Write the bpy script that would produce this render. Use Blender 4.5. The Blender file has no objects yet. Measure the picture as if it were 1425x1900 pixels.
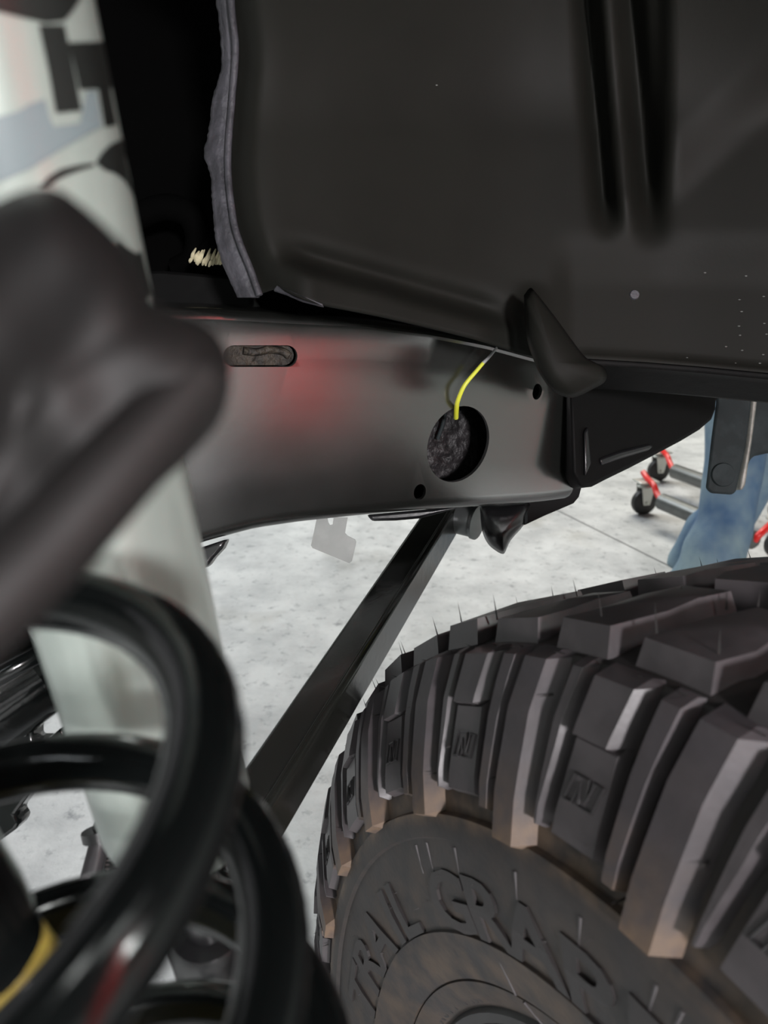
import bpy, bmesh, math, random
import numpy as np
from mathutils import Vector, Matrix

random.seed(4)
rng = np.random.default_rng(4)
sc = bpy.context.scene
COL = sc.collection
R = math.radians

# ------------------------------------------------------------------ camera, world, lights, exposure
F_PX, CX, CY = 1430.0, 712.5, 950.0
PITCH, CAM_H = R(19.0), 1.098
cam_data = bpy.data.cameras.new('camera')
cam = bpy.data.objects.new('camera', cam_data); COL.objects.link(cam)
cam.location = (0, 0, CAM_H)
cam.rotation_euler = (R(90) - PITCH, 0, 0)
cam_data.sensor_fit = 'VERTICAL'
cam_data.sensor_height = 36.0
cam_data.lens = 36.0 * F_PX / 1900.0
cam_data.clip_start = 0.01
cam_data.dof.use_dof = True
cam_data.dof.focus_distance = 0.72
cam_data.dof.aperture_fstop = 9.0
sc.camera = cam

world = bpy.data.worlds.new('shop_ambient'); sc.world = world
world.use_nodes = True
bg = world.node_tree.nodes['Background']
bg.inputs['Color'].default_value = (0.80, 0.87, 0.86, 1)
bg.inputs['Strength'].default_value = 0.02

def area(name, loc, target, sx, sy, power, color):
    d = bpy.data.lights.new(name, 'AREA'); d.shape = 'RECTANGLE'; d.size = sx; d.size_y = sy
    d.energy = power; d.color = color
    o = bpy.data.objects.new(name, d); COL.objects.link(o); o.location = loc
    v = Vector(target) - Vector(loc)
    o.rotation_euler = v.to_track_quat('-Z', 'Y').to_euler()
    return o
COOL, WARM = (0.90, 0.96, 1.0), (1.0, 0.95, 0.84)
area('shop_lamp_key', (0.9, -2.6, 1.7), (0.1, 0.6, 0.85), 0.30, 0.30, 108, (1.0, 0.96, 0.98))
area('shop_tube_near', (-0.9, -0.9, 2.4), (0.6, -0.2, 0.9), 0.05, 0.6, 2, COOL)
area('shop_panel_beside', (-2.2, 1.4, 2.0), (0.1, 0.4, 0.7), 1.4, 1.4, 3, (0.97, 0.97, 1.0))
area('shop_tube_behind', (-0.9, -2.6, 2.4), (0.0, 0.8, 0.8), 0.04, 1.0, 5, (0.95, 1.0, 0.96))
area('shop_tube_behind', (0.2, -2.6, 2.4), (0.0, 0.8, 0.8), 0.04, 1.0, 4, (0.95, 1.0, 0.96))
area('shop_tube_right', (2.6, -1.2, 3.2), (0.0, 0.1, 1.0), 0.06, 0.4, 24, (0.93, 1.0, 0.97))
area('post_fill_lamp', (0.4, 0.1, 3.5), (0.6, -0.3, 0), 2.0, 1.2, 330, (0.97, 1.0, 0.97))  # added lamp, brightens the red post so its reflection shows in the rail
area('shop_panel_behind', (4.0, -3.0, 3.6), (5.5, -3.4, 1.0), 2.0, 1.2, 150, (0.97, 1.0, 0.95))
area('shop_panel_far', (1.4, 5.0, 3.4), (0.8, 3.2, 0), 2.4, 1.2, 132, WARM)
area('shop_panel_left', (-1.6, 4.8, 3.2), (-0.6, 1.9, 0), 2.4, 1.2, 135, COOL)

sc.view_settings.view_transform = 'Standard'
sc.view_settings.look = 'None'
sc.view_settings.exposure = 0.0
sc.view_settings.gamma = 1.0
sc.view_settings.use_curve_mapping = False
sc.cycles.use_denoising = True

# ------------------------------------------------------------------ mapping helpers
CP, SP = math.cos(PITCH), math.sin(PITCH)
def cam2w(p):                      # camera frame (right, down, forward) -> world
    x, d, z = p
    return Vector((x, z * CP - d * SP, CAM_H - d * CP - z * SP))
def dirw(p):
    x, d, z = p
    return Vector((x, z * CP - d * SP, -d * CP - z * SP))
def W(px, py, z):                  # point seen at (px,py) at distance z along the optical axis
    return cam2w(((px - CX) / F_PX * z, (py - CY) / F_PX * z, z))
def Wh(px, py, h):                 # point seen at (px,py) at height h above the floor
    k = (py - CY) / F_PX
    return W(px, py, (CAM_H - h) / (SP + k * CP))
def lerp_tab(tab, x):
    return float(np.interp(x, [t[0] for t in tab], [t[1] for t in tab]))

# ------------------------------------------------------------------ materials
def mat(name, color, rough=0.5, metal=0.0, ior=1.5, var=0.0, vscale=8.0, vcol=None, bump=0.0, bscale=60.0, coat=0.0, detail=4.0,
        ramp=(0.42, 0.62), stretch=None, rvar=0.0):
    m = bpy.data.materials.new(name); m.use_nodes = True
    nt = m.node_tree; b = nt.nodes['Principled BSDF']
    c4 = (*color, 1)
    b.inputs['Base Color'].default_value = c4
    b.inputs['Roughness'].default_value = rough
    b.inputs['Metallic'].default_value = metal
    b.inputs['IOR'].default_value = ior
    if coat: b.inputs['Coat Weight'].default_value = coat; b.inputs['Coat Roughness'].default_value = 0.08
    tc = nt.nodes.new('ShaderNodeTexCoord'); src = tc.outputs['Object']
    if stretch:
        mp = nt.nodes.new('ShaderNodeMapping'); mp.inputs['Scale'].default_value = stretch
        nt.links.new(src, mp.inputs['Vector']); src = mp.outputs['Vector']
    if var or vcol or rvar:
        n = nt.nodes.new('ShaderNodeTexNoise'); n.inputs['Scale'].default_value = vscale; n.inputs['Detail'].default_value = detail
        n.inputs['Roughness'].default_value = 0.6
        nt.links.new(src, n.inputs['Vector'])
        cr = nt.nodes.new('ShaderNodeValToRGB')
        cr.color_ramp.elements[0].position = ramp[0]; cr.color_ramp.elements[1].position = ramp[1]
        if vcol is None: vcol = tuple(min(1, c * (1 + var)) for c in color)
        cr.color_ramp.elements[0].color = c4; cr.color_ramp.elements[1].color = (*vcol, 1)
        nt.links.new(n.outputs['Fac'], cr.inputs['Fac']); nt.links.new(cr.outputs['Color'], b.inputs['Base Color'])
        if rvar:
            mr = nt.nodes.new('ShaderNodeMapRange'); mr.inputs['From Min'].default_value = 0.3; mr.inputs['From Max'].default_value = 0.7
            mr.inputs['To Min'].default_value = rough - rvar; mr.inputs['To Max'].default_value = rough + rvar
            nt.links.new(n.outputs['Fac'], mr.inputs['Value']); nt.links.new(mr.outputs['Result'], b.inputs['Roughness'])
    if bump:
        n2 = nt.nodes.new('ShaderNodeTexNoise'); n2.inputs['Scale'].default_value = bscale; n2.inputs['Detail'].default_value = 6
        nt.links.new(src, n2.inputs['Vector'])
        bp = nt.nodes.new('ShaderNodeBump'); bp.inputs['Strength'].default_value = bump; bp.inputs['Distance'].default_value = 0.004
        nt.links.new(n2.outputs['Fac'], bp.inputs['Height']); nt.links.new(bp.outputs['Normal'], b.inputs['Normal'])
    return m

def concrete():
    m = bpy.data.materials.new('concrete'); m.use_nodes = True
    nt = m.node_tree; b = nt.nodes['Principled BSDF']; L = nt.links.new
    tc = nt.nodes.new('ShaderNodeTexCoord')
    def noise(scale, detail, rough=0.6):
        n = nt.nodes.new('ShaderNodeTexNoise'); n.inputs['Scale'].default_value = scale; n.inputs['Detail'].default_value = detail
        n.inputs['Roughness'].default_value = rough; L(tc.outputs['Object'], n.inputs['Vector']); return n
    def ramp(n, p0, c0, p1, c1):
        r = nt.nodes.new('ShaderNodeValToRGB'); e = r.color_ramp.elements
        e[0].position, e[0].color = p0, (*c0, 1); e[1].position, e[1].color = p1, (*c1, 1)
        L(n.outputs['Fac'], r.inputs['Fac']); return r
    base = ramp(noise(4.5, 8, 0.65), 0.36, (0.40, 0.41, 0.415), 0.62, (0.60, 0.61, 0.61))
    pits = ramp(noise(26, 5, 0.7), 0.30, (0.28, 0.29, 0.31), 0.44, (1, 1, 1))
    stain = ramp(noise(2.1, 5, 0.55), 0.30, (0.62, 0.60, 0.56), 0.42, (1, 1, 1))
    def mul(a, c):
        mx = nt.nodes.new('ShaderNodeMix'); mx.data_type = 'RGBA'; mx.blend_type = 'MULTIPLY'; mx.inputs['Factor'].default_value = 0.75
        L(a, mx.inputs['A']); L(c, mx.inputs['B']); return mx.outputs['Result']
    col = mul(mul(base.outputs['Color'], pits.outputs['Color']), stain.outputs['Color'])
    L(col, b.inputs['Base Color'])
    b.inputs['Roughness'].default_value = 0.55
    bp = nt.nodes.new('ShaderNodeBump'); bp.inputs['Strength'].default_value = 0.35; bp.inputs['Distance'].default_value = 0.01
    L(noise(30, 6).outputs['Fac'], bp.inputs['Height']); L(bp.outputs['Normal'], b.inputs['Normal'])
    return m

M = {}
M['concrete'] = concrete()
M['joint'] = mat('floor_joint', (0.10, 0.10, 0.10), 0.9, var=0.5)
M['wall'] = mat('painted_wall', (0.62, 0.64, 0.62), 0.8, var=0.1)
M['rail'] = mat('black_frame_paint', (0.008, 0.0085, 0.0075), 0.22, ior=2.6, var=0.35, vscale=14, bump=0.008, bscale=160, rvar=0.015)
M['rail_in'] = mat('rail_inner', (0.006, 0.005, 0.0055), 0.5, var=1.5, vscale=60, bump=0.8, bscale=90)
M['blackpaint'] = mat('black_gloss_paint', (0.010, 0.010, 0.011), 0.28, ior=1.55, bump=0.05, bscale=120)
M['mount'] = mat('black_mount_paint', (0.004, 0.004, 0.004), 0.6, ior=1.2, bump=0.2, bscale=50)
M['liner'] = mat('liner_plastic', (0.0085, 0.0085, 0.007), 0.62, ior=1.25, var=0.35, vscale=5, bump=0.03, bscale=300, rvar=0.06)
M['liner_edge'] = mat('liner_cut_edge', (0.036, 0.035, 0.041), 0.6, var=0.8, vscale=50, bump=0.6, bscale=120)
M['void'] = mat('void_black', (0.0015, 0.0015, 0.0015), 0.85, ior=1.1, bump=0.3, bscale=40)  # near-black, so the darkness of the gap is in the colour
M['slot'] = mat('rusty_slot', (0.016, 0.013, 0.010), 0.6, vcol=(0.045, 0.034, 0.023), vscale=120, bump=1.0, bscale=160)
M['tab'] = mat('zinc_tab', (0.22, 0.23, 0.22), 0.45, metal=0.2, var=0.15, vscale=30)
M['silver'] = mat('brushed_silver', (0.37, 0.42, 0.385), 0.28, metal=0.35, var=0.12, vscale=40, stretch=(1, 1, 0.06), bump=0.05, bscale=200)
M['decal_black'] = mat('decal_black', (0.012, 0.013, 0.012), 0.3)
M['decal_grey'] = mat('decal_grey', (0.17, 0.21, 0.22), 0.35, var=0.1)
M['decal_white'] = mat('decal_white', (0.62, 0.66, 0.62), 0.35)
M['spring'] = mat('spring_black_gloss', (0.004, 0.005, 0.005), 0.13, ior=1.45, bump=0.04, bscale=90)
M['cast'] = mat('dark_casting', (0.0075, 0.0062, 0.0060), 0.6, vcol=(0.0045, 0.0038, 0.0038), vscale=14, bump=0.05, bscale=60)
M['yellow'] = mat('yellow_urethane', (0.62, 0.47, 0.10), 0.45, var=0.2)
M['cable'] = mat('yellow_cable', (0.80, 0.78, 0.04), 0.4, vcol=(0.70, 0.75, 0.10))
M['cable_tip'] = mat('clear_cable_tip', (0.45, 0.45, 0.46), 0.4)
M['arm'] = mat('arm_satin_black', (0.016, 0.017, 0.014), 0.18, ior=3.0, bump=0.05, bscale=80)
M['sleeve'] = mat('bushing_sleeve', (0.20, 0.21, 0.21), 0.4, metal=0.6)
M['rubber'] = mat('tyre_rubber', (0.022, 0.019, 0.019), 0.50, var=0.5, vscale=20, bump=0.04, bscale=300, rvar=0.08)
M['rubber_lug'] = mat('tyre_lug_rubber', (0.060, 0.053, 0.056), 0.42, var=0.4, vscale=25, bump=0.03, bscale=250, rvar=0.06)
M['rubber_letter'] = mat('tyre_letter_rubber', (0.022, 0.020, 0.021), 0.45)
M['hair'] = mat('vent_hair_rubber', (0.03, 0.027, 0.026), 0.6)
M['rim'] = mat('wheel_rim', (0.02, 0.02, 0.02), 0.35)
M['red'] = mat('red_paint', (0.68, 0.022, 0.02), 0.3, var=0.15)
M['roller'] = mat('grey_roller', (0.11, 0.115, 0.11), 0.35, metal=0.3, var=0.3, vscale=12)
M['caster'] = mat('caster_rubber', (0.015, 0.015, 0.015), 0.5)
M['zinc'] = mat('zinc_plate', (0.55, 0.56, 0.52), 0.35, metal=0.5, var=0.1)
M['jeans'] = mat('blue_jeans', (0.045, 0.10, 0.20), 0.9, vcol=(0.26, 0.35, 0.37), vscale=6, detail=3, bump=0.3, bscale=160, ramp=(0.30, 0.78))
M['boot'] = mat('work_boot', (0.20, 0.13, 0.07), 0.7, var=0.4)
M['shirt'] = mat('dark_shirt', (0.03, 0.03, 0.035), 0.9, var=0.3)
M['skin'] = mat('skin', (0.45, 0.28, 0.21), 0.55)
M['lip'] = mat('lips', (0.36, 0.17, 0.14), 0.5)
M['hairdark'] = mat('hair_dark', (0.03, 0.02, 0.015), 0.7)
M['steel'] = mat('weathered_steel', (0.015, 0.020, 0.021), 0.7, ior=1.3, var=0.6, vscale=30, bump=0.05, bscale=90)
M['steel_lit'] = mat('lit_steel_edge', (0.20, 0.20, 0.18), 0.5, metal=0.4, var=0.4, vscale=60)  # lighter copy of the steel: light on the channel's right flange put in colour
M['hose'] = mat('black_hose', (0.035, 0.033, 0.035), 0.4, var=0.3)
M['conduit'] = mat('black_conduit', (0.010, 0.010, 0.010), 0.35)
M['fibre'] = mat('beige_fibre', (0.50, 0.45, 0.30), 0.8, var=0.4, vscale=90)

# tyre carcass: rubber with dried mud held in the lug roots
def dusty(name, base, dust):
    m = mat(name, base, 0.55, var=0.4, vscale=20, bump=0.06, bscale=260)
    nt = m.node_tree; b = nt.nodes['Principled BSDF']; L = nt.links.new
    tc = nt.nodes.new('ShaderNodeTexCoord'); sx = nt.nodes.new('ShaderNodeSeparateXYZ'); L(tc.outputs['Object'], sx.inputs[0])
    def math_(op, a, c=None):
        n = nt.nodes.new('ShaderNodeMath'); n.operation = op
        for i, v in enumerate((a, c)):
            if v is None: continue
            if isinstance(v, (int, float)): n.inputs[i].default_value = v
            else: L(v, n.inputs[i])
        return n.outputs[0]
    r = math_('SQRT', math_('ADD', math_('MULTIPLY', sx.outputs['X'], sx.outputs['X']), math_('MULTIPLY', sx.outputs['Y'], sx.outputs['Y'])))
    band = nt.nodes.new('ShaderNodeValToRGB'); e = band.color_ramp.elements
    e[0].position, e[0].color = 0.2, (0, 0, 0, 1); e[1].position, e[1].color = 1.0, (0, 0, 0, 1)
    for p, v in ((0.255, 0.55), (0.33, 0.12), (0.346, 0.15), (0.350, 1.0), (0.360, 0.9), (0.378, 0.35), (0.40, 0.04)):
        k = e.new(p); k.color = (v, v, v, 1)
    L(r, band.inputs['Fac'])
    n = nt.nodes.new('ShaderNodeTexNoise'); n.inputs['Scale'].default_value = 45; n.inputs['Detail'].default_value = 6
    L(tc.outputs['Object'], n.inputs['Vector'])
    cr = nt.nodes.new('ShaderNodeValToRGB'); cr.color_ramp.elements[0].position = 0.36; cr.color_ramp.elements[1].position = 0.62
    L(n.outputs['Fac'], cr.inputs['Fac'])
    fac = math_('MULTIPLY', band.outputs['Color'], cr.outputs['Color'])
    old = b.inputs['Base Color'].links[0].from_socket
    mx = nt.nodes.new('ShaderNodeMix'); mx.data_type = 'RGBA'
    L(fac, mx.inputs['Factor']); L(old, mx.inputs['A']); mx.inputs['B'].default_value = (*dust, 1)
    L(mx.outputs['Result'], b.inputs['Base Color'])
    return m
M['lug_dusty'] = dusty('tyre_lug_dusty', (0.058, 0.051, 0.056), (0.18, 0.12, 0.08))
M['carcass'] = dusty('tyre_carcass', (0.022, 0.0195, 0.0195), (0.12, 0.082, 0.055))

# ------------------------------------------------------------------ mesh helpers
def obj(name, verts, faces, m, parent=None, smooth=False, mw=None, angle=None):
    me = bpy.data.meshes.new(name)
    me.from_pydata([tuple(v) for v in verts], [], faces); me.update()
    bm = bmesh.new(); bm.from_mesh(me); bmesh.ops.recalc_face_normals(bm, faces=bm.faces); bm.to_mesh(me); bm.free()
    if m is not None: me.materials.append(m)
    o = bpy.data.objects.new(name, me); COL.objects.link(o)
    if smooth:
        for p in me.polygons: p.use_smooth = True
        if angle is not None: me.set_sharp_from_angle(angle=R(angle))
    if parent is not None: o.parent = parent; o.matrix_parent_inverse = parent.matrix_basis.inverted()
    return o
def thing(name, loc, label, cat, group=None):
    e = bpy.data.objects.new(name, None); COL.objects.link(e); e.location = loc; e.empty_display_size = 0.02
    tag(e, label, cat, group); return e
def tag(o, label, cat, group=None):
    o['label'] = label; o['category'] = cat
    if group: o['group'] = group
    return o
def bevel(o, w, seg=2):
    md = o.modifiers.new('bevel', 'BEVEL'); md.width = w; md.segments = seg; md.limit_method = 'ANGLE'
    for p in o.data.polygons: p.use_smooth = True
    o.data.set_sharp_from_angle(angle=R(40))
    return o

def frames(pts):
    pts = [Vector(p) for p in pts]; n = len(pts); out = []
    t0 = (pts[1] - pts[0]).normalized()
    ref = Vector((0, 0, 1)) if abs(t0.z) < 0.9 else Vector((1, 0, 0))
    u = t0.cross(ref).normalized()
    for i in range(n):
        t = (pts[min(i + 1, n - 1)] - pts[max(i - 1, 0)]).normalized()
        u = (u - t * u.dot(t)).normalized(); out.append((pts[i], u, t.cross(u)))
    return out
def tube_geo(pts, r, seg=12, cap=True):
    fr = frames(pts); n = len(fr); V = []; Fc = []
    for i, (p, u, v) in enumerate(fr):
        rr = r[i] if hasattr(r, '__len__') else r
        for k in range(seg):
            a = 2 * math.pi * k / seg; V.append(p + u * (rr * math.cos(a)) + v * (rr * math.sin(a)))
    for i in range(n - 1):
        for k in range(seg):
            a, b = i * seg + k, i * seg + (k + 1) % seg
            Fc.append((a, b, b + seg, a + seg))
    if cap: Fc.append(tuple(range(seg))[::-1]); Fc.append(tuple(range((n - 1) * seg, n * seg)))
    return V, Fc
def tube(name, pts, r, m, parent=None, seg=12):
    V, Fc = tube_geo(pts, r, seg); return obj(name, V, Fc, m, parent, smooth=True, angle=50)
def spline(pts, n=24):
    P = [Vector(p) for p in pts]; P = [P[0] * 2 - P[1]] + P + [P[-1] * 2 - P[-2]]; out = []
    segs = len(P) - 3
    for s in range(segs):
        a, b, c, d = P[s:s + 4]
        for k in range(n if s < segs - 1 else n + 1):
            t = k / n
            out.append(0.5 * ((2 * b) + (c - a) * t + (2 * a - 5 * b + 4 * c - d) * t * t + (3 * b - a - 3 * c + d) * t ** 3))
    return out
def lathe(name, prof, origin, axis, m, parent=None, seg=32):
    """prof: (radius, distance along axis)"""
    ax = Vector(axis).normalized(); ref = Vector((0, 0, 1)) if abs(ax.z) < 0.9 else Vector((1, 0, 0))
    u = ax.cross(ref).normalized(); v = ax.cross(u); o0 = Vector(origin); V = []; Fc = []
    for r, h in prof:
        for k in range(seg):
            a = 2 * math.pi * k / seg; V.append(o0 + ax * h + u * (r * math.cos(a)) + v * (r * math.sin(a)))
    for i in range(len(prof) - 1):
        for k in range(seg):
            a, b = i * seg + k, i * seg + (k + 1) % seg
            Fc.append((a, b, b + seg, a + seg))
    Fc.append(tuple(range(seg))); Fc.append(tuple(range((len(prof) - 1) * seg, len(prof) * seg)))
    return obj(name, V, Fc, m, parent, smooth=True, angle=35)
FWD = dirw((0, 0, 1))
def plate(name, poly, depth, thick, m, parent=None, bev=0.0):
    """solid plate: outline points (px,py) at their own distances, thickness backwards"""
    n = len(poly); front = []; back = []
    for p in poly:
        z = depth(p[0], p[1]) if callable(depth) else (p[2] if len(p) > 2 else depth)
        a = W(p[0], p[1], z); front.append(a); back.append(a + FWD * thick)
    V = front + back; Fc = [tuple(range(n)), tuple(range(n, 2 * n))[::-1]]
    for i in range(n): Fc.append((i, (i + 1) % n, n + (i + 1) % n, n + i))
    o = obj(name, V, Fc, m, parent)
    if bev: bevel(o, bev)
    return o
def box(name, c, ax, half, m, parent=None, bev=0.0):
    c = Vector(c); V = []
    for i in (-1, 1):
        for j in (-1, 1):
            for k in (-1, 1): V.append(c + ax[0] * (half[0] * i) + ax[1] * (half[1] * j) + ax[2] * (half[2] * k))
    Fc = [(0, 1, 3, 2), (4, 6, 7, 5), (0, 4, 5, 1), (2, 3, 7, 6), (0, 2, 6, 4), (1, 5, 7, 3)]
    o = obj(name, V, Fc, m, parent)
    if bev: bevel(o, bev)
    return o
def inflate(name, poly, z, bulge, m, parent=None, rings=9, sub=4, back=0.01, centre=None, noise=0.0):
    """rounded lump: closed outline at distance z, front bulging towards the viewer"""
    P = np.array(poly, float)
    Q = [Vector((x, y, 0)) for x, y in poly]; Q = Q + [Q[0]]
    S = spline(Q, sub)[:-1]; S = np.array([(p.x, p.y) for p in S])
    c = np.array(centre) if centre is not None else P.mean(0); n = len(S); V = []; Fc = []
    for side in (-1, 1):
        for k in range(rings):
            rho = 1 - k / rings
            hgt = math.sqrt(max(0, 1 - rho ** 2.2))
            for q in S:
                pp = c + (q - c) * rho
                b = bulge * hgt * (1 + noise * math.sin(pp[0] * 0.021) * math.cos(pp[1] * 0.017)) if side < 0 else -back * hgt
                V.append(W(pp[0], pp[1], z - b))
        V.append(W(c[0], c[1], z - (bulge if side < 0 else -back)))
    half = rings * n + 1
    for s in (0, 1):
        o0 = s * half
        for k in range(rings - 1):
            for i in range(n):
                a, b2 = o0 + k * n + i, o0 + k * n + (i + 1) % n
                Fc.append((a, b2, b2 + n, a + n))
        for i in range(n): Fc.append((o0 + (rings - 1) * n + i, o0 + (rings - 1) * n + (i + 1) % n, o0 + rings * n))
    Fc2 = [tuple(f) for f in Fc]
    o = obj(name, V, Fc2, m, parent, smooth=True)
    bm = bmesh.new(); bm.from_mesh(o.data); bmesh.ops.remove_doubles(bm, verts=bm.verts, dist=1e-6)
    bmesh.ops.recalc_face_normals(bm, faces=bm.faces); bm.to_mesh(o.data); bm.free()
    for p in o.data.polygons: p.use_smooth = True
    return o

# ------------------------------------------------------------------ the setting
def struct(o): o['kind'] = 'structure'; return o
fl = obj('floor', [(-9, -6, 0), (9, -6, 0), (9, 10, 0), (-9, 10, 0), (-9, -6, -0.1), (9, -6, -0.1), (9, 10, -0.1), (-9, 10, -0.1)],
         [(0, 1, 2, 3), (7, 6, 5, 4), (0, 4, 5, 1), (1, 5, 6, 2), (2, 6, 7, 3), (3, 7, 4, 0)], M['concrete'])
struct(fl); fl['label'] = 'pale grey concrete workshop floor with stains'
ja, jb = Wh(1040, 950, 0), Wh(1235, 1047, 0); jd = (jb - ja).normalized(); jn = Vector((-jd.y, jd.x, 0)) * 0.004
j0, j1 = ja - jd * 3.0, jb + jd * 3.0
obj('control_joint', [j0 - jn + Vector((0, 0, 0.0006)), j1 - jn + Vector((0, 0, 0.0006)), j1 + jn + Vector((0, 0, 0.0006)), j0 + jn + Vector((0, 0, 0.0006))],
    [(0, 1, 2, 3)], M['joint'], fl)
wb = obj('wall_back', [(-9, 10, 0), (9, 10, 0), (9, 10, 4.2), (-9, 10, 4.2), (-9, 10.15, 0), (9, 10.15, 0), (9, 10.15, 4.2), (-9, 10.15, 4.2)],
         [(0, 1, 2, 3), (7, 6, 5, 4), (0, 4, 5, 1), (3, 2, 6, 7), (1, 5, 6, 2), (0, 3, 7, 4)], M['wall'])
struct(wb)
def wall(name, a, b):
    a, b = Vector(a), Vector(b); d = (b - a).normalized(); n = Vector((d.y, -d.x, 0)) * 0.15
    V = [a, b, b + U3 * 4.2, a + U3 * 4.2]; V = V + [v + n for v in V]
    return struct(obj(name, V, [(0, 1, 2, 3), (7, 6, 5, 4), (0, 4, 5, 1), (3, 2, 6, 7), (1, 5, 6, 2), (0, 3, 7, 4)], M['wall']))
U3 = Vector((0, 0, 1))
wall('wall_front', (-9, -6, 0), (9, -6, 0)); wall('wall_right', (9, -6, 0), (9, 10, 0)); wall('wall_left', (-9, 10, 0), (-9, -6, 0))

# ------------------------------------------------------------------ chassis rail
T_TAB = [(40, 570), (300, 570), (400, 572), (540, 581), (680, 588), (800, 604), (900, 624), (1000, 652), (1078, 672)]
B_TAB = [(40, 1165), (200, 1088), (300, 1045), (390, 1012), (480, 988), (560, 976), (640, 967), (720, 959), (800, 952), (900, 946), (1000, 939), (1055, 932), (1078, 925)]
tdir = Vector((0.905, 0.425, 0)).normalized(); BACK = Vector((-tdir.y, tdir.x, 0))     # the rail's side is a nearly upright plane
def RAIL_Z(x, y=800.0):
    k = (y - CY) / F_PX
    return 0.673 / ((x - CX) / F_PX * BACK.x + (CP - k * SP) * BACK.y + 0.105 * (SP + k * CP))
chassis = thing('chassis_rail', W(700, 960, RAIL_Z(700, 960)), 'black painted steel chassis rail with large oval hole, running above the tyre', 'chassis rail')
def rail_profile(x, inset, back_off=0.0):
    a, b = W(x, lerp_tab(T_TAB, x), RAIL_Z(x, lerp_tab(T_TAB, x))), W(x, lerp_tab(B_TAB, x), RAIL_Z(x, lerp_tab(B_TAB, x)))
    H = (a - b).length; up = (a - b).normalized(); dep = 0.075
    rb, rt = 0.016, 0.009
    pts = []
    def arc(cu, cv, r, a0, a1, n=6):
        for k in range(n + 1):
            t = R(a0 + (a1 - a0) * k / n); pts.append((cu + r * math.cos(t), cv + r * math.sin(t)))
    i = inset
    arc(rb, rb, rb - i, 270, 180); 
    step = 0.76 * H
    pts.append((i, 0.30 * H)); pts.append((i, 0.60 * H)); pts.append((i, step)); pts.append((i + 0.0015, step + 0.006)); pts.append((i + 0.0015, H - rt - 0.003))
    arc(rt, H - rt, rt - i, 180, 90)
    pts.append((dep - i, H - i)); pts.append((dep - i, i))
    return [b + BACK * (u + back_off) + up * v for u, v in pts]
stations = [(x, 0.0) for x in np.linspace(40, 1056, 48)] + [(1062, 0.0006), (1067, 0.003), (1071, 0.007), (1074, 0.013), (1076, 0.024)]
def rail_mesh():
    V = []; Fc = []; outer = [rail_profile(x, 0.0, o) for x, o in stations]; inner = [rail_profile(min(x, 1060), 0.0045, min(o, 0.002)) for x, o in stations]
    n = len(outer[0]); ns = len(outer)
    for L_ in (outer, inner):
        for pr in L_: V += pr
    off = n * ns
    for s in range(ns - 1):
        for k in range(n):
            a, b = s * n + k, s * n + (k + 1) % n
            Fc.append((a, b, b + n, a + n)); Fc.append((off + a, off + a + n, off + b + n, off + b))
    for s in (0, ns - 1):
        for k in range(n):
            a, b = s * n + k, s * n + (k + 1) % n; Fc.append((a, b, off + b, off + a))
    return V, Fc
V, Fc = rail_mesh()
rail = obj('rail', V, Fc, M['rail'], None, smooth=True)
def cutter(outline, d0, d1):
    n = len(outline); f = []; b = []
    for x, y in outline:
        p = W(x, y, RAIL_Z(x, y)); f.append(p + BACK * d0); b.append(p + BACK * d1)
    Fc = [tuple(range(n)), tuple(range(n, 2 * n))[::-1]] + [(i, (i + 1) % n, n + (i + 1) % n, n + i) for i in range(n)]
    return obj('cut', f + b, Fc, None)
def ell(cx, cy, a, b, rot, n=40):
    out = []
    for k in range(n):
        t = 2 * math.pi * k / n; x, y = a * math.cos(t), b * math.sin(t); c, s = math.cos(R(rot)), math.sin(R(rot))
        out.append((cx + x * c - y * s, cy + x * s + y * c))
    return out
def capsule(x0, x1, y, h, n=10):
    out = []
    for k in range(n + 1): t = R(-90 + 180 * k / n); out.append((x1 - h + h * math.cos(t), y + h * math.sin(t)))
    for k in range(n + 1): t = R(90 + 180 * k / n); out.append((x0 + h + h * math.cos(t), y + h * math.sin(t)))
    return out
cuts = [cutter(ell(850, 824, 55, 73, 22), -0.02, 0.03), cutter(ell(779, 913, 11, 15, 15, 20), -0.02, 0.03), cutter(ell(997, 727, 8.5, 15, 14, 20), -0.02, 0.03),
        cutter(capsule(415, 553, 661, 20), -0.02, 0.03)]
for c in cuts:
    md = rail.modifiers.new('hole', 'BOOLEAN'); md.operation = 'DIFFERENCE'; md.object = c; md.solver = 'EXACT'
bpy.context.view_layer.update()
dg = bpy.context.evaluated_depsgraph_get()
me = bpy.data.meshes.new_from_object(rail.evaluated_get(dg))
rail.modifiers.clear(); rail.data = me
for c in cuts: bpy.data.objects.remove(c)
for p in me.polygons: p.use_smooth = True
me.set_sharp_from_angle(angle=R(28))
rail.parent = chassis; rail.matrix_parent_inverse = chassis.matrix_basis.inverted()
ep = rail_profile(1060, 0.002, 0.001)
ec = obj('end_cap', ep + [p - tdir * 0.004 for p in ep], [tuple(range(len(ep))), tuple(range(len(ep), 2 * len(ep)))[::-1]] + [(i, (i + 1) % len(ep), len(ep) + (i + 1) % len(ep), len(ep) + i) for i in range(len(ep))], M['rail_in'], chassis)
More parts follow.
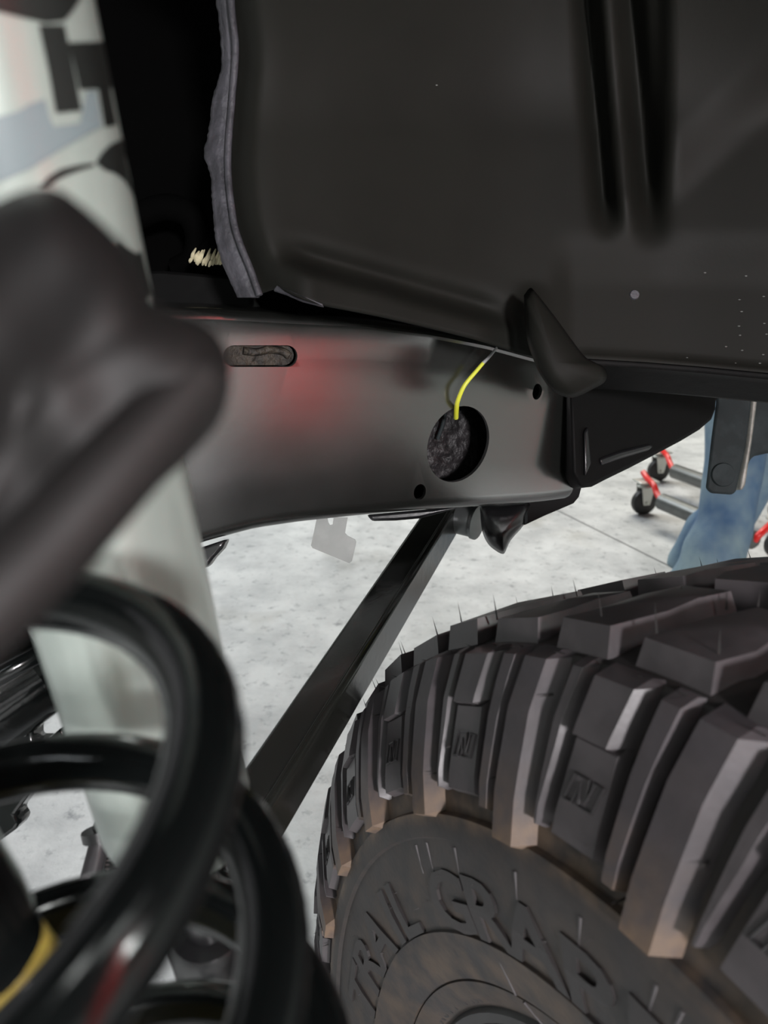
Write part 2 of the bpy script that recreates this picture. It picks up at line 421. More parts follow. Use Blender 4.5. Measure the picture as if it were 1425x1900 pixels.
# inside of the box section: rough undercoated back wall seen through the oval hole
bw = [(760, 700), (960, 720), (960, 925), (760, 925)]
def inner_wall():
    nx, ny = 36, 34; V = []; Fc = []
    for j in range(ny + 1):
        for i in range(nx + 1):
            x = 740 + 300 * i / nx; y = 720 + 210 * j / ny
            V.append(W(x, y, RAIL_Z(x, y)) + BACK * (0.060 + 0.004 * (rng.random() - 0.5)))
    for j in range(ny):
        for i in range(nx):
            a = j * (nx + 1) + i; Fc.append((a, a + 1, a + nx + 2, a + nx + 1))
    n0 = len(V); V += [v + BACK * 0.008 for v in V[:]]
    Fc += [tuple(n0 + k for k in f[::-1]) for f in Fc[:]]
    return V, Fc
V, Fc = inner_wall(); w_in = obj('inner_wall', V, Fc, M['rail_in'], chassis, smooth=True); w_in['label'] = 'rough undercoated wall inside the rail'
tube('inner_wire', spline([W(872, 765, RAIL_Z(872, 765)) + BACK * 0.05, W(868, 800, RAIL_Z(868, 800)) + BACK * 0.05, W(858, 835, RAIL_Z(858, 835)) + BACK * 0.052], 6), 0.0022, M['steel'], chassis, 8)
sp = [(x, y) for x, y in capsule(400, 551, 661, 19)]
so = obj('slot_plate', [W(x, y, RAIL_Z(x, y)) + BACK * 0.009 for x, y in sp] + [W(x, y, RAIL_Z(x, y)) + BACK * 0.014 for x, y in sp],
         [tuple(range(len(sp))), tuple(range(len(sp), 2 * len(sp)))[::-1]] + [(i, (i + 1) % len(sp), len(sp) + (i + 1) % len(sp), len(sp) + i) for i in range(len(sp))], M['slot'], chassis)
so['label'] = 'rusty brown plate inside the slot'
tube('slot_weld', spline([W(x, y, RAIL_Z(x, y)) + BACK * (0.006 + 0.0015 * math.sin(x)) for x, y in ((455, 652), (480, 655), (505, 650), (530, 654), (540, 662))], 5), 0.0035, M['slot'], chassis, 8)
# black body mount at the rail end
mount_poly = [(1058, 700), (1120, 700), (1240, 712), (1345, 730), (1330, 742), (1329, 760), (1322, 778), (1300, 797), (1265, 818), (1220, 842), (1170, 868), (1125, 890), (1100, 903), (1078, 905), (1064, 880)]
mz = lambda x, y: 0.80 + (x - 1060) * 0.0006
mo = plate('body_mount', mount_poly, mz, 0.09, M['mount'], chassis, 0.006); mo['label'] = 'black tapering body mount at the rail end'
plate('mount_rib', [(1112, 850), (1150, 836), (1205, 822), (1214, 828), (1205, 836), (1150, 852), (1116, 864)], lambda x, y: mz(x, y) - 0.006, 0.008, M['blackpaint'], chassis, 0.003)
plate('mount_rib', [(1084, 800), (1092, 790), (1098, 860), (1086, 885)], lambda x, y: mz(x, y) - 0.007, 0.009, M['blackpaint'], chassis, 0.003)
# tab and arm bracket under the rail
tb = plate('hanging_tab', [(588, 960), (607, 960), (609, 969), (612, 974), (617, 973), (619, 960), (645, 960), (640, 989), (645, 994), (659, 1001), (661, 1006), (653, 1041), (648, 1045), (580, 1017), (577, 1012)], 0.79, 0.003, M['tab'], chassis)
tb['label'] = 'bare pale grey metal tab with a notch'
ab = inflate('arm_bracket', [(890, 935), (978, 930), (976, 955), (972, 974), (948, 1002), (939, 1021), (933, 1028), (920, 1022), (906, 1010), (897, 993), (893, 975)], 0.875, 0.02, M['blackpaint'], chassis, 6, 3, 0.01)
ab['label'] = 'black curved arm bracket hanging from the rail'
plate('bracket_flange', [(972, 930), (1080, 900), (1074, 922), (1064, 934), (1010, 957), (974, 974)], 0.885, 0.03, M['mount'], chassis)
plate('bracket_edge', [(973, 940), (978, 939), (979, 968), (974, 974)], 0.872, 0.02, M['steel'], chassis)
plate('lower_flange', [(680, 955), (790, 945), (860, 940), (780, 962), (735, 966), (690, 967)], 0.82, 0.03, M['blackpaint'], chassis, 0.003)
plate('gusset', [(300, 1040), (420, 1000), (412, 1018), (395, 1036), (384, 1052), (300, 1085)], 0.70, 0.02, M['blackpaint'], chassis, 0.003)

# ------------------------------------------------------------------ wheel well liner
OUT = [(-260, 398), (0, 403), (30, 408), (60, 411), (100, 414), (130, 414), (165, 402), (190, 396), (215, 393), (250, 388), (275, 382), (293, 380), (310, 388), (325, 393), (360, 395), (400, 398), (450, 402), (490, 415), (530, 432), (553, 442)]
INN = [(-260, 422), (0, 424), (50, 430), (90, 433), (130, 432), (180, 426), (250, 421), (300, 418), (360, 422), (410, 430), (450, 442), (500, 462), (548, 480)]
BOT = [(380, 550), (470, 550), (490, 543), (512, 536), (530, 541), (560, 556), (600, 567), (700, 586), (800, 609), (880, 629), (925, 643), (960, 655), (1000, 664), (1100, 668), (1200, 674), (1300, 682), (1425, 694), (1700, 715)]
liner = thing('wheel_well_liner', W(900, 640, 0.68), 'dark grey plastic wheel well liner above the chassis rail', 'liner')
def sm(t): t = min(1, max(0, t)); return t * t * (3 - 2 * t)
def liner_z(x, y):
    z = 0.600 + 0.10 * sm((x - 420) / 600.0) - 0.03 * sm((x - 1200) / 400)
    z -= 0.10 * sm((250 - y) / 600.0)                                     # the arch comes over towards the viewer
    z += 0.022 * (1 - sm((x - lerp_tab(INN, y)) / 60.0))                   # rolls back at the torn edge
    z -= 0.012 * math.exp(-((x - lerp_tab(INN, y) - 70) / 45.0) ** 2) * 0.2
    if x > 480:                                                            # stepped crease above the lower edge
        yc = 470 + (x - 510) * 0.285
        w = sm((x - 500) / 80) * (1 - sm((x - 880) / 90))
        z -= 0.020 * sm((y - yc) / 26) * w
        z += 0.010 * math.exp(-((y - yc + 12) / 22.0) ** 2) * w
    e = 1 - sm((y - 360) / 95)                                             # pressed channels
    xg = 1088 + y * 0.085
    z += 0.020 * math.exp(-((x - xg) / 20.0) ** 2) * e
    z -= 0.012 * math.exp(-((x - xg - 42) / 18.0) ** 2) * e
    z += 0.026 * math.exp(-((x - xg - 82) / 26.0) ** 2) * (1 - sm((y - 330) / 150))
    z -= 0.014 * sm((x - 1215) / 40) * (1 - sm((y + 0.9 * (x - 1220) - 260) / 160))
    z -= 0.014 * math.exp(-((x - 985) / 26.0) ** 2) * sm((y - 520) / 60)
    z += 0.010 * sm((x - 1010) / 60) * sm((y - 420) / 120)
    z -= 0.006 * math.exp(-((y - lerp_tab(BOT, x)) / 10.0) ** 2) * sm((x - 1040) / 60)
    return z
def liner_mesh():
    nx, ny = 150, 110; V = []; Fc = []
    for j in range(ny + 1):
        v = j / ny
        for i in range(nx + 1):
            u = i / nx
            x = 420 + u * 1220
            yb = lerp_tab(BOT, x); y = -260 + v * (yb + 260)
            xi = lerp_tab(INN, y); x = xi + u * (1640 - xi)
            yb = lerp_tab(BOT, x); y = -260 + v * (yb + 260)
            V.append(W(x, y, liner_z(x, y)))
    for j in range(ny):
        for i in range(nx):
            a = j * (nx + 1) + i; Fc.append((a, a + 1, a + nx + 2, a + nx + 1))
    return V, Fc
V, Fc = liner_mesh()
lp = obj('liner_panel', V, Fc, M['liner'], liner, smooth=True)
md = lp.modifiers.new('thick', 'SOLIDIFY'); md.thickness = 0.003; md.offset = 0
def roof_mesh():
    nx, ny = 40, 14; V = []; Fc = []
    for i in range(nx + 1):
        x = lerp_tab(INN, -260) + (1640 - lerp_tab(INN, -260)) * i / nx
        a = W(x, -258, liner_z(x, -260))
        for j in range(ny + 1):
            t = j / ny; V.append(a + Vector((0, -0.75 * t, 0.16 * math.sin(math.pi * 0.62 * t))))
    for i in range(nx):
        for j in range(ny):
            k = i * (ny + 1) + j; Fc.append((k, k + 1, k + ny + 2, k + ny + 1))
    return V, Fc
V, Fc = roof_mesh()
lr = obj('liner_arch', V, Fc, M['liner'], liner, smooth=True)
md = lr.modifiers.new('thick', 'SOLIDIFY'); md.thickness = 0.003; md.offset = 0
# torn, rolled left edge
def edge_mesh():
    ny = 130; V = []; Fc = []; cols = 7
    for j in range(ny + 1):
        y = -260 + (812) * j / ny
        xo = lerp_tab(OUT, y) + rng.uniform(-1.2, 1.2); xi = lerp_tab(INN, y)
        zi = liner_z(xi, y)
        for k in range(cols):
            t = k / (cols - 1); x = xo + (xi - xo) * t
            V.append(W(x, y, zi + 0.006 - 0.008 * t - 0.002 * (1 if k in (3, 4) else 0)))
    for j in range(ny):
        for k in range(cols - 1):
            a = j * cols + k; Fc.append((a, a + 1, a + cols + 1, a + cols))
    return V, Fc
V, Fc = edge_mesh(); le = obj('torn_edge', V, Fc, M['liner_edge'], liner, smooth=True); le['label'] = 'ragged grey torn edge of the liner'
md = le.modifiers.new('thick', 'SOLIDIFY'); md.thickness = 0.003; md.offset = 0
tube('edge_bead', spline([W(x + 4, y, liner_z(x, y) - 0.008) for y, x in ((-200, 423), (0, 425), (90, 433), (180, 427), (300, 419), (400, 428), (450, 441), (500, 461), (548, 478))], 8), 0.0028, M['liner_edge'], liner, 8)
# under-flange below the seam on the right
def flange_mesh():
    n = 40; V = []; Fc = []
    for i in range(n + 1):
        x = 1085 + 555 * i / n; yb = lerp_tab(BOT, x); zb = liner_z(x, yb)
        V += [W(x, yb - 2, zb - 0.001), W(x, yb + 5, zb + 0.001), W(x, yb + 12, zb + 0.020), W(x, yb + 46, zb + 0.050), W(x, yb + 48, zb + 0.056)]
    for i in range(n):
        for k in range(4): a = i * 5 + k; Fc.append((a, a + 5, a + 6, a + 1))
    return V, Fc
V, Fc = flange_mesh(); fo = obj('under_flange', V, Fc, M['mount'], liner, smooth=True, angle=40)  # blacker than the panel: shade on the down-facing lip put into the colour
md = fo.modifiers.new('thick', 'SOLIDIFY'); md.thickness = 0.003
flp = inflate('liner_flap', [(972, 548), (984, 534), (996, 545), (1030, 588), (1062, 632), (1088, 664), (1121, 682), (1124, 706), (1100, 722), (1062, 738), (1030, 728), (1008, 704), (990, 668), (976, 620)], 0.655, 0.022, M['liner'], liner, 8, 4, 0.004, centre=(1030, 672))
flp['label'] = 'pointed plastic flap folded over the rail'
lathe('push_pin', [(0.0004, -0.0035), (0.004, -0.003), (0.005, -0.001), (0.005, 0.002)], W(1176, 548, liner_z(1176, 548)), FWD, M['liner_edge'], liner, 16)
pt = plate('liner_pucker', [(508, 538), (514, 530), (540, 540), (565, 551), (598, 564), (600, 568), (560, 558), (530, 545)], lambda x, y: liner_z(x, y) - 0.004, 0.004, M['liner_edge'], liner)
pt['label'] = 'frayed grey strip on the liner bottom edge'
# pale droplets and scuffs
Vd, Fd = [], []
for x, y in ((1372, 556), (1376, 578), (1371, 605), (1373, 622), (1377, 650), (1417, 550), (1418, 600), (1422, 620), (1416, 658), (1308, 506), (1275, 664), (1365, 674), (1410, 674), (1384, 512), (810, 158), (1347, 643)):
    p = W(x, y, liner_z(x, y) - 0.0018); a = W(x + 3, y, liner_z(x, y) - 0.0018) - p; b = W(x, y + 1.4, liner_z(x, y) - 0.0018) - p
    k = len(Vd); Vd += [p - a, p - b, p + a, p + b, p - FWD * 0.0008]; Fd += [(k, k + 1, k + 4), (k + 1, k + 2, k + 4), (k + 2, k + 3, k + 4), (k + 3, k, k + 4)]
sd = obj('water_specks', Vd, Fd, M['tab'], liner); sd['kind'] = 'stuff'

# ------------------------------------------------------------------ dark inner body behind the torn edge
ib = plate('inner_body_panel', [(-400, -300), (1640, -300), (1640, 660), (1060, 640), (900, 600), (680, 585), (470, 574), (-400, 574)], lambda x, y: 0.86 - 0.05 * (y / 600), 0.02, M['void'])  # near-black for the void's shade; right part added to block light over the rail
tag(ib, 'inner body panel coloured black for the shade in the gap left of the liner', 'body panel')
up_ = thing('underbody_pan', (1.0, 1.5, 1.06), 'unseen black ribbed underbody pan added for shade behind the chassis rail', 'underbody')
obj('pan', [(x, y, z) for z in (1.062, 1.082) for x, y in ((-0.55, 0.93), (2.4, 1.75), (2.4, 2.3), (-0.55, 2.1))], [(0, 1, 2, 3), (7, 6, 5, 4), (0, 4, 5, 1), (1, 5, 6, 2), (2, 6, 7, 3), (3, 7, 4, 0)], M['void'], up_)  # unseen pan, added for shade and a dark reflection in the control arm
for k in range(5):
    x_ = -0.3 + 0.55 * k; y0_ = 1.0 + (x_ + 0.55) * 0.278
    box('pan_rib', (x_, (y0_ + 2.1) / 2 + 0.02, 1.056), (Vector((1, 0, 0)), Vector((0, 1, 0)), Vector((0, 0, 1))), (0.05, (2.1 - y0_) / 2, 0.008), M['void'], up_, 0.004)
fp = thing('fender_shade', (0.4, 1.0, 1.5), 'unseen dark fender top added to shade the wheel well', 'fender')
obj('shade_skin', [(-0.8, 0.0, 1.58), (-0.2, 0.0, 1.62), (0.5, 0.0, 1.63), (1.5, 0.0, 1.62), (1.5, 1.0, 1.70), (1.5, 2.3, 1.66), (-0.2, 2.3, 1.70), (-0.8, 2.2, 1.64), (-0.8, 1.0, 1.68)], [(0, 1, 2, 3, 4, 5, 6, 7, 8)], M['blackpaint'], fp)  # unseen plate, added to keep the overhead lamp off the wheel well
fp.children[0].modifiers.new('thick', 'SOLIDIFY').thickness = 0.02
tb2 = tube('body_hose', spline([W(180, 440, 0.775), W(260, 400, 0.77), (W(310, 385, 0.765)), W(352, 400, 0.765), W(368, 440, 0.77), W(360, 480, 0.775), W(330, 500, 0.785)], 8), 0.013, M['void'])
tag(tb2, 'bent dark rubber hose in the black gap beside the torn liner edge', 'hose')
sh = plate('sill_ledge', [(150, 505), (300, 500), (440, 512), (470, 545), (470, 572), (150, 575)], 0.74, 0.05, M['mount'], None, 0.004)
tag(sh, 'dark body ledge just above the left end of the chassis rail', 'body ledge')
ins = thing('insulation_scrap', W(385, 495, 0.70), 'frayed beige insulation scrap poking out behind the torn liner edge', 'insulation')
inflate('mat', [(352, 492), (362, 470), (372, 452), (390, 440), (412, 452), (425, 478), (432, 497), (400, 492), (375, 494)], 0.725, 0.008, M['void'], ins, 5, 3, 0.006)
for k in range(17):
    t = k / 16; x0 = 352 + 58 * t + rng.uniform(-3, 3); y0 = 486 + 6 * t + rng.uniform(-4, 5); ln = rng.uniform(18, 44) * (0.5 + 0.6 * t)
    tube('strand', spline([W(x0, y0, 0.712), W(x0 + 2 + 3 * t, y0 - ln * 0.5, 0.708), W(x0 + 8 + 2 * t, y0 - ln, 0.712)], 4), [0.0008, 0.0012, 0.0015, 0.0017, 0.0017, 0.0015, 0.0012, 0.0010, 0.0006], M['fibre'], ins, 6)

# ------------------------------------------------------------------ yellow cable
yc = thing('yellow_cable', W(845, 752, RAIL_Z(845, 752) - 0.004), 'thin bright yellow cable bent up out of the oval hole in the rail', 'cable')
pts = spline([W(846, 775, RAIL_Z(846, 775) + 0.010), W(847, 757, RAIL_Z(847, 757) - 0.004), W(850, 742, RAIL_Z(850, 742) - 0.012), W(862, 715, RAIL_Z(862, 715) - 0.018), W(885, 687, RAIL_Z(885, 687) - 0.020), W(897, 673, RAIL_Z(897, 673) - 0.020)], 8)
tube('sheath', pts, list(np.linspace(0.0026, 0.0018, len(pts))), M['cable'], yc, 10)
pts = spline([W(896, 674, RAIL_Z(896, 674) - 0.020), W(908, 662, RAIL_Z(908, 662) - 0.021), W(922, 645, RAIL_Z(922, 645) - 0.02)], 5)
tt = tube('tip', pts, list(np.linspace(0.0018, 0.0011, len(pts))), M['cable_tip'], yc, 10); tt['label'] = 'clear grey cable tip'

# ------------------------------------------------------------------ shock absorber
SD = np.array([0.06269864, 0.88562618, 0.46014688]); SPt = np.array([-0.09898328, -0.09627018, 0.19877459]); SR = 0.030
def spt(t): return cam2w(SPt + SD * t)
SDW = dirw(SD)
shock = thing('shock_absorber', spt(0.45), 'silver shock absorber with black and grey decals behind the coil spring', 'shock absorber')
lathe('shock_body', [(0.020, -0.16), (SR, -0.155), (SR, 0.05), (SR, 0.150), (SR, 0.243), (SR - 0.001, 0.250), (SR - 0.004, 0.258), (SR - 0.009, 0.263), (0.012, 0.264)], spt(0), SDW, M['silver'], shock, 64)
lathe('shock_shaft', [(0.0095, 0.262), (0.0095, 0.40)], spt(0), SDW, M['blackpaint'], shock, 24)
lathe('shaft_collar', [(0.010, 0.318), (0.016, 0.320), (0.019, 0.325), (0.019, 0.42), (0.010, 0.425)], spt(0), SDW, M['blackpaint'], shock, 24)
def on_shock(px, py, lift):
    d = np.array([(px - CX) / F_PX, (py - CY) / F_PX, 1.0]); r = SR + lift
    m_ = d - SD * (d @ SD); n_ = -SPt + SD * (SPt @ SD)
    a, b, c = m_ @ m_, 2 * (m_ @ n_), n_ @ n_ - r * r
    q = b * b - 4 * a * c
    if q < 0: return None
    return cam2w(d * ((-b - math.sqrt(q)) / (2 * a)))
def inside(x, y, P):
    c = False; j = len(P) - 1
    for i in range(len(P)):
        if (P[i][1] > y) != (P[j][1] > y) and x < (P[j][0] - P[i][0]) * (y - P[i][1]) / (P[j][1] - P[i][1]) + P[i][0]: c = not c
        j = i
    return c
def decal(poly, m, lift, label):
    bm = bmesh.new()
    vs = [bm.verts.new((x, y, 0)) for x, y in poly]; bm.faces.new(vs)
    xs = [p[0] for p in poly]; ys = [p[1] for p in poly]
    for x in np.arange(min(xs) + 7, max(xs), 9.0):
        bmesh.ops.bisect_plane(bm, geom=bm.verts[:] + bm.edges[:] + bm.faces[:], plane_co=(x, 0, 0), plane_no=(1, 0, 0))
    for y in np.arange(min(ys) + 11, max(ys), 22.0):
        bmesh.ops.bisect_plane(bm, geom=bm.verts[:] + bm.edges[:] + bm.faces[:], plane_co=(0, y, 0), plane_no=(0, 1, 0))
    bm.verts.ensure_lookup_table(); bm.verts.index_update()
    V = []; ok = []
    for v in bm.verts:
        p = on_shock(v.co.x, v.co.y, lift); ok.append(p is not None); V.append(p if p is not None else Vector((0, 0, 0)))
    Fc = [tuple(v.index for v in f.verts) for f in bm.faces if all(ok[v.index] for v in f.verts)]
    used = sorted({i for f in Fc for i in f}); mp = {k: i for i, k in enumerate(used)}
    bm.free()
    o = obj('decal', [V[k] for k in used], [tuple(mp[i] for i in f) for f in Fc], m, shock, smooth=True)
    o['label'] = label; return o
decal([(-60, -60), (165, -60), (148, 0), (135, 20), (120, 38), (85, 42), (40, 32), (0, 22), (-60, 12)], M['decal_black'], 0.0003, 'black decal block')
decal([(72, 46), (120, 46), (136, 120), (152, 205), (104, 210), (90, 130)], M['decal_black'], 0.0003, 'dark slanted decal bar')
decal([(126, 79), (191, 77), (200, 120), (208, 160), (204, 165), (183, 165), (148, 166), (138, 120)], M['decal_black'], 0.0003, 'black square decal')
decal([(183, 166), (204, 162), (210, 195), (217, 231), (195, 236), (188, 200)], M['decal_black'], 0.0003, 'narrow black decal bar')
decal([(-60, 222), (0, 216), (35, 206), (56, 192), (84, 184), (92, 215), (100, 235), (150, 228), (160, 170), (178, 168), (190, 235), (165, 248), (110, 280), (60, 312), (0, 338), (-60, 350)], M['decal_grey'], 0.0003, 'blue-grey decal band')
decal([(178, 302), (190, 282), (205, 268), (225, 259), (229, 259), (234, 300), (241, 335), (248, 365), (243, 352), (232, 335), (215, 322), (195, 316)], M['decal_black'], 0.0003, 'black curved decal wedge')
decal([(72, 348), (90, 328), (112, 314), (140, 307), (174, 302), (176, 308), (150, 316), (118, 328), (90, 345)], M['decal_black'], 0.0003, 'thin black decal arc')
decal([(222, 446), (240, 462), (254, 470), (262, 466), (266, 480), (276, 520), (283, 545), (276, 550), (262, 570), (240, 600), (200, 560)], M['decal_black'], 0.0003, 'dark lower decal patch')

# ------------------------------------------------------------------ coil spring
HC = np.array([-0.0915, 0.0507, 0.1375]); HY, HP, HR, HPITCH, HPH = 0.4394, 1.1083, 0.0588, 0.0522, 5.5207
HD = np.array([math.sin(HY) * math.cos(HP), math.sin(HP), math.cos(HY) * math.cos(HP)])
hu = np.cross(HD, [0, 0, 1.0]); hu /= np.linalg.norm(hu); hv = np.cross(HD, hu)
def helix(t): th = 2 * math.pi * t + HPH; return cam2w(HC + HD * (t * HPITCH) + HR * (math.cos(th) * hu + math.sin(th) * hv))
V, Fc = tube_geo([helix(t) for t in np.linspace(-0.12, 6.2, 400)], 0.0076, 20)
cs = obj('coil_spring', V, Fc, M['spring'], None, smooth=True)
tag(cs, 'thick glossy black coil spring in the lower left foreground', 'coil spring')

# ------------------------------------------------------------------ bump stop inside the coil
HDW = dirw(HD)
bs0 = W(-130, 1640, 0.165)
bump = thing('bump_stop', bs0 + HDW * 0.10, 'yellow bump stop with black cup inside the coil spring', 'bump stop')
lathe('cup', [(0.006, -0.03), (0.012, -0.028), (0.0150, -0.012), (0.0158, 0.010), (0.0150, 0.024), (0.010, 0.028)], bs0, HDW, M['spring'], bump, 32)
lathe('bumper', [(0.010, 0.024), (0.0150, 0.028), (0.0165, 0.045), (0.0140, 0.056), (0.0165, 0.068), (0.0155, 0.095), (0.012, 0.110)], bs0, HDW, M['yellow'], bump, 32)

# ------------------------------------------------------------------ blurred casting in the foreground
cast = thing('suspension_bracket', W(100, 1000, 0.15), 'blurred dark brown suspension bracket crossing the silver shock in the foreground', 'bracket')
inflate('casting', [(-260, 470), (-120, 430), (-40, 395), (20, 362), (70, 348), (112, 354), (150, 380), (195, 420), (232, 460), (258, 508), (282, 556), (320, 576), (365, 592), (400, 616), (424, 655), (428, 710), (410, 780), (350, 850), (275, 920), (200, 990), (115, 1065), (25, 1150), (-90, 1240), (-260, 1360)], 0.112, 0.014, M['cast'], cast, 14, 4, 0.008, centre=(60, 740), noise=0.12)
pts = spline([W(392, 672, 0.110), W(310, 770, 0.105), W(205, 885, 0.100), (W(95, 1005, 0.096)), W(-20, 1115, 0.092), W(-160, 1240, 0.088)], 6)
tube('arm', pts, [0.0025] + [0.0045] + list(np.linspace(0.0052, 0.0062, len(pts) - 2)), M['cast'], cast, 24)

# ------------------------------------------------------------------ control arm
arm = thing('control_arm', W(490, 1480, 0.62), 'black square-tube control arm slanting down from the rail to the left', 'control arm')
A0, A1 = W(830, 950, 0.965), W(390, 1645, 0.487)
ax = (A1 - A0).normalized(); mid = (A0 + A1) / 2; view = (mid - cam.location).normalized()
lat = ax.cross(view).normalized()
if lat.x < 0: lat = -lat
nrm = lat.cross(ax).normalized()
if nrm.dot(view) > 0: nrm = -nrm
al = R(32); S_ = 0.037
e1 = lat * math.cos(al) + nrm * math.sin(al)      # along the wide dark face, left -> mid edge
e2 = lat * math.sin(al) - nrm * math.cos(al)      # along the narrow lit face, mid -> right
ctr = (A0 + A1) / 2 + nrm * 0
bx = box('tube', ctr, (e1, e2, ax), (S_ / 2, S_ / 2, (A1 - A0).length / 2), M['arm'], arm, 0.004)
for s in (-1, 1):
    c0 = ctr + e1 * (S_ / 2 - 0.007) - e2 * (S_ / 2 + 0.0004)
tube('weld_seam', [A0 + e1 * (S_ / 2 - 0.006) - e2 * (S_ / 2) + ax * 0.04, A1 + e1 * (S_ / 2 - 0.006) - e2 * (S_ / 2)], 0.0012, M['arm'], arm, 8)
hb = (W(905, 975, 0.93) - W(850, 962, 0.95)).normalized()
lathe('end_bushing', [(0.010, -0.030), (0.024, -0.030), (0.026, -0.027), (0.026, 0.027), (0.024, 0.030), (0.010, 0.030)], A1 + ax * 0.018, lat, M['blackpaint'], arm, 28)
lathe('bushing', [(0.010, -0.004), (0.017, -0.002), (0.019, 0.0), (0.019, 0.016), (0.017, 0.020), (0.021, 0.021), (0.021, 0.025), (0.010, 0.027)], W(852, 962, 0.94), hb, M['sleeve'], arm, 32)

# ------------------------------------------------------------------ tyre
TC = np.array([0.26922713, 0.5014442, 0.47754048]); TA = np.array([-0.88949671, 0.11028831, -0.44343218])
tup = np.array([0, -1.0, 0]); tv = tup - (tup @ TA) * TA; tv /= np.linalg.norm(tv); tu = np.cross(TA, tv)
cw, xa, ya, za = cam2w(TC), dirw(-tu), dirw(tv), dirw(TA)
TM = Matrix(((xa.x, ya.x, za.x, cw.x), (xa.y, ya.y, za.y, cw.y), (xa.z, ya.z, za.z, cw.z), (0, 0, 0, 1)))
tyre = thing('mud_tyre', (cw.x, cw.y, 0), 'large knobbly black mud-terrain tyre with raised letters and dusty lug grooves', 'tyre')
TI = Matrix.Translation((-cw.x, -cw.y, 0))
PROF = [(0.200, 0.128), (0.2255, 0.146), (0.245, 0.158), (0.270, 0.166), (0.300, 0.1715), (0.343, 0.1740), (0.380, 0.167), (0.420, 0.153), (0.447, 0.138), (0.456, 0.130)]
PR = [p[0] for p in PROF]; PS = [p[1] for p in PROF]
def s_of(r): return float(np.interp(r, PR, PS))
def tp(phi, r, s): a = R(phi); return Vector((r * math.sin(a), r * math.cos(a), s))
def tpart(name, V, Fc, m, rot=0.0, smooth=False, angle=35):
    o = obj(name, V, Fc, m, None, smooth=smooth, angle=angle if smooth else None)
    o.parent = tyre; o.matrix_local = TI @ TM @ Matrix.Rotation(R(-rot), 4, 'Z'); return o
def tcopy(src, rot):
    o = src.copy(); COL.objects.link(o); o.parent = tyre; o.matrix_parent_inverse = Matrix.Identity(4)
    o.matrix_local = TI @ TM @ Matrix.Rotation(R(-rot), 4, 'Z'); return o
prof = [(0.215, -0.13), (0.245, -0.158), (0.300, -0.171), (0.343, -0.174), (0.380, -0.167), (0.420, -0.153), (0.447, -0.138), (0.4515, -0.120), (0.4525, 0.0), (0.4515, 0.120)]
prof += [(0.447, 0.138), (0.4455, 0.1405), (0.440, 0.1425), (0.420, 0.153), (0.400, 0.161), (0.380, 0.167), (0.362, 0.171), (0.3535, 0.1725), (0.3525, 0.1765), (0.346, 0.1775), (0.338, 0.1775), (0.3365, 0.1745),
         (0.320, 0.1745), (0.300, 0.172), (0.285, 0.1700), (0.279, 0.1685), (0.278, 0.1705), (0.272, 0.1690), (0.266, 0.1665), (0.252, 0.1615), (0.2465, 0.159), (0.2455, 0.1565), (0.2445, 0.158), (0.236, 0.154), (0.2255, 0.146), (0.222, 0.140), (0.215, 0.130)]
NS = 240; V = []; Fc = []
for r, s in prof:
    for k in range(NS): V.append(tp(360.0 * k / NS, r, s))
for i in range(len(prof)):
    for k in range(NS):
        a, b = i * NS + k, i * NS + (k + 1) % NS; c = ((i + 1) % len(prof)) * NS
        Fc.append((a, b, c + (k + 1) % NS, c + k))
tpart('carcass', V, Fc, M['carcass'], 0, True, 30)
# rim
prof = [(0.222, 0.138), (0.226, 0.146), (0.223, 0.149), (0.216, 0.146), (0.212, 0.130), (0.206, 0.09), (0.200, 0.02), (0.196, -0.05), (0.05, -0.055), (0.05, -0.065), (0.20, -0.065), (0.206, -0.11), (0.218, -0.138)]
V = []; Fc = []; NR = 96
for r, s in prof:
    for k in range(NR): V.append(tp(360.0 * k / NR, r, s))
for i in range(len(prof) - 1):
    for k in range(NR): a, b = i * NR + k, i * NR + (k + 1) % NR; Fc.append((a, b, b + NR, a + NR))
rm = tpart('rim', V, Fc, M['rim'], 0, True, 35); rm['label'] = 'black wheel rim'

def lug(rows, h, hb=-0.003):
    """rows: (r, phi left base, phi left top, phi right top, phi right base) from inside to outside"""
    V = []; Fc = []
    for i, (r, a, b, c, d) in enumerate(rows):
        hh = h if 0 < i < len(rows) - 1 else h * 0.25
        s = s_of(r); V += [tp(a, r, s + hb), tp(b, r, s + hh), tp(c, r, s + hh), tp(d, r, s + hb)]
    n = len(rows)
    for i in range(n - 1):
        for k in range(3): q = i * 4 + k; Fc.append((q, q + 1, q + 5, q + 4))
        q = i * 4; Fc.append((q + 3, q, q + 4, q + 7))
    Fc.append((0, 1, 2, 3)); q = (n - 1) * 4; Fc.append((q + 3, q + 2, q + 1, q))
    return V, Fc
def rows(tab, n):
    rs = [t[0] for t in tab]; rr = list(np.linspace(rs[0], rs[-1], n)); rr = [rr[0], rr[0] + 0.004] + rr[1:-1] + [rr[-1] - 0.003, rr[-1]]
    return [(r,) + tuple(float(np.interp(r, rs, [t[k] for t in tab])) for k in range(1, 5)) for r in rr]
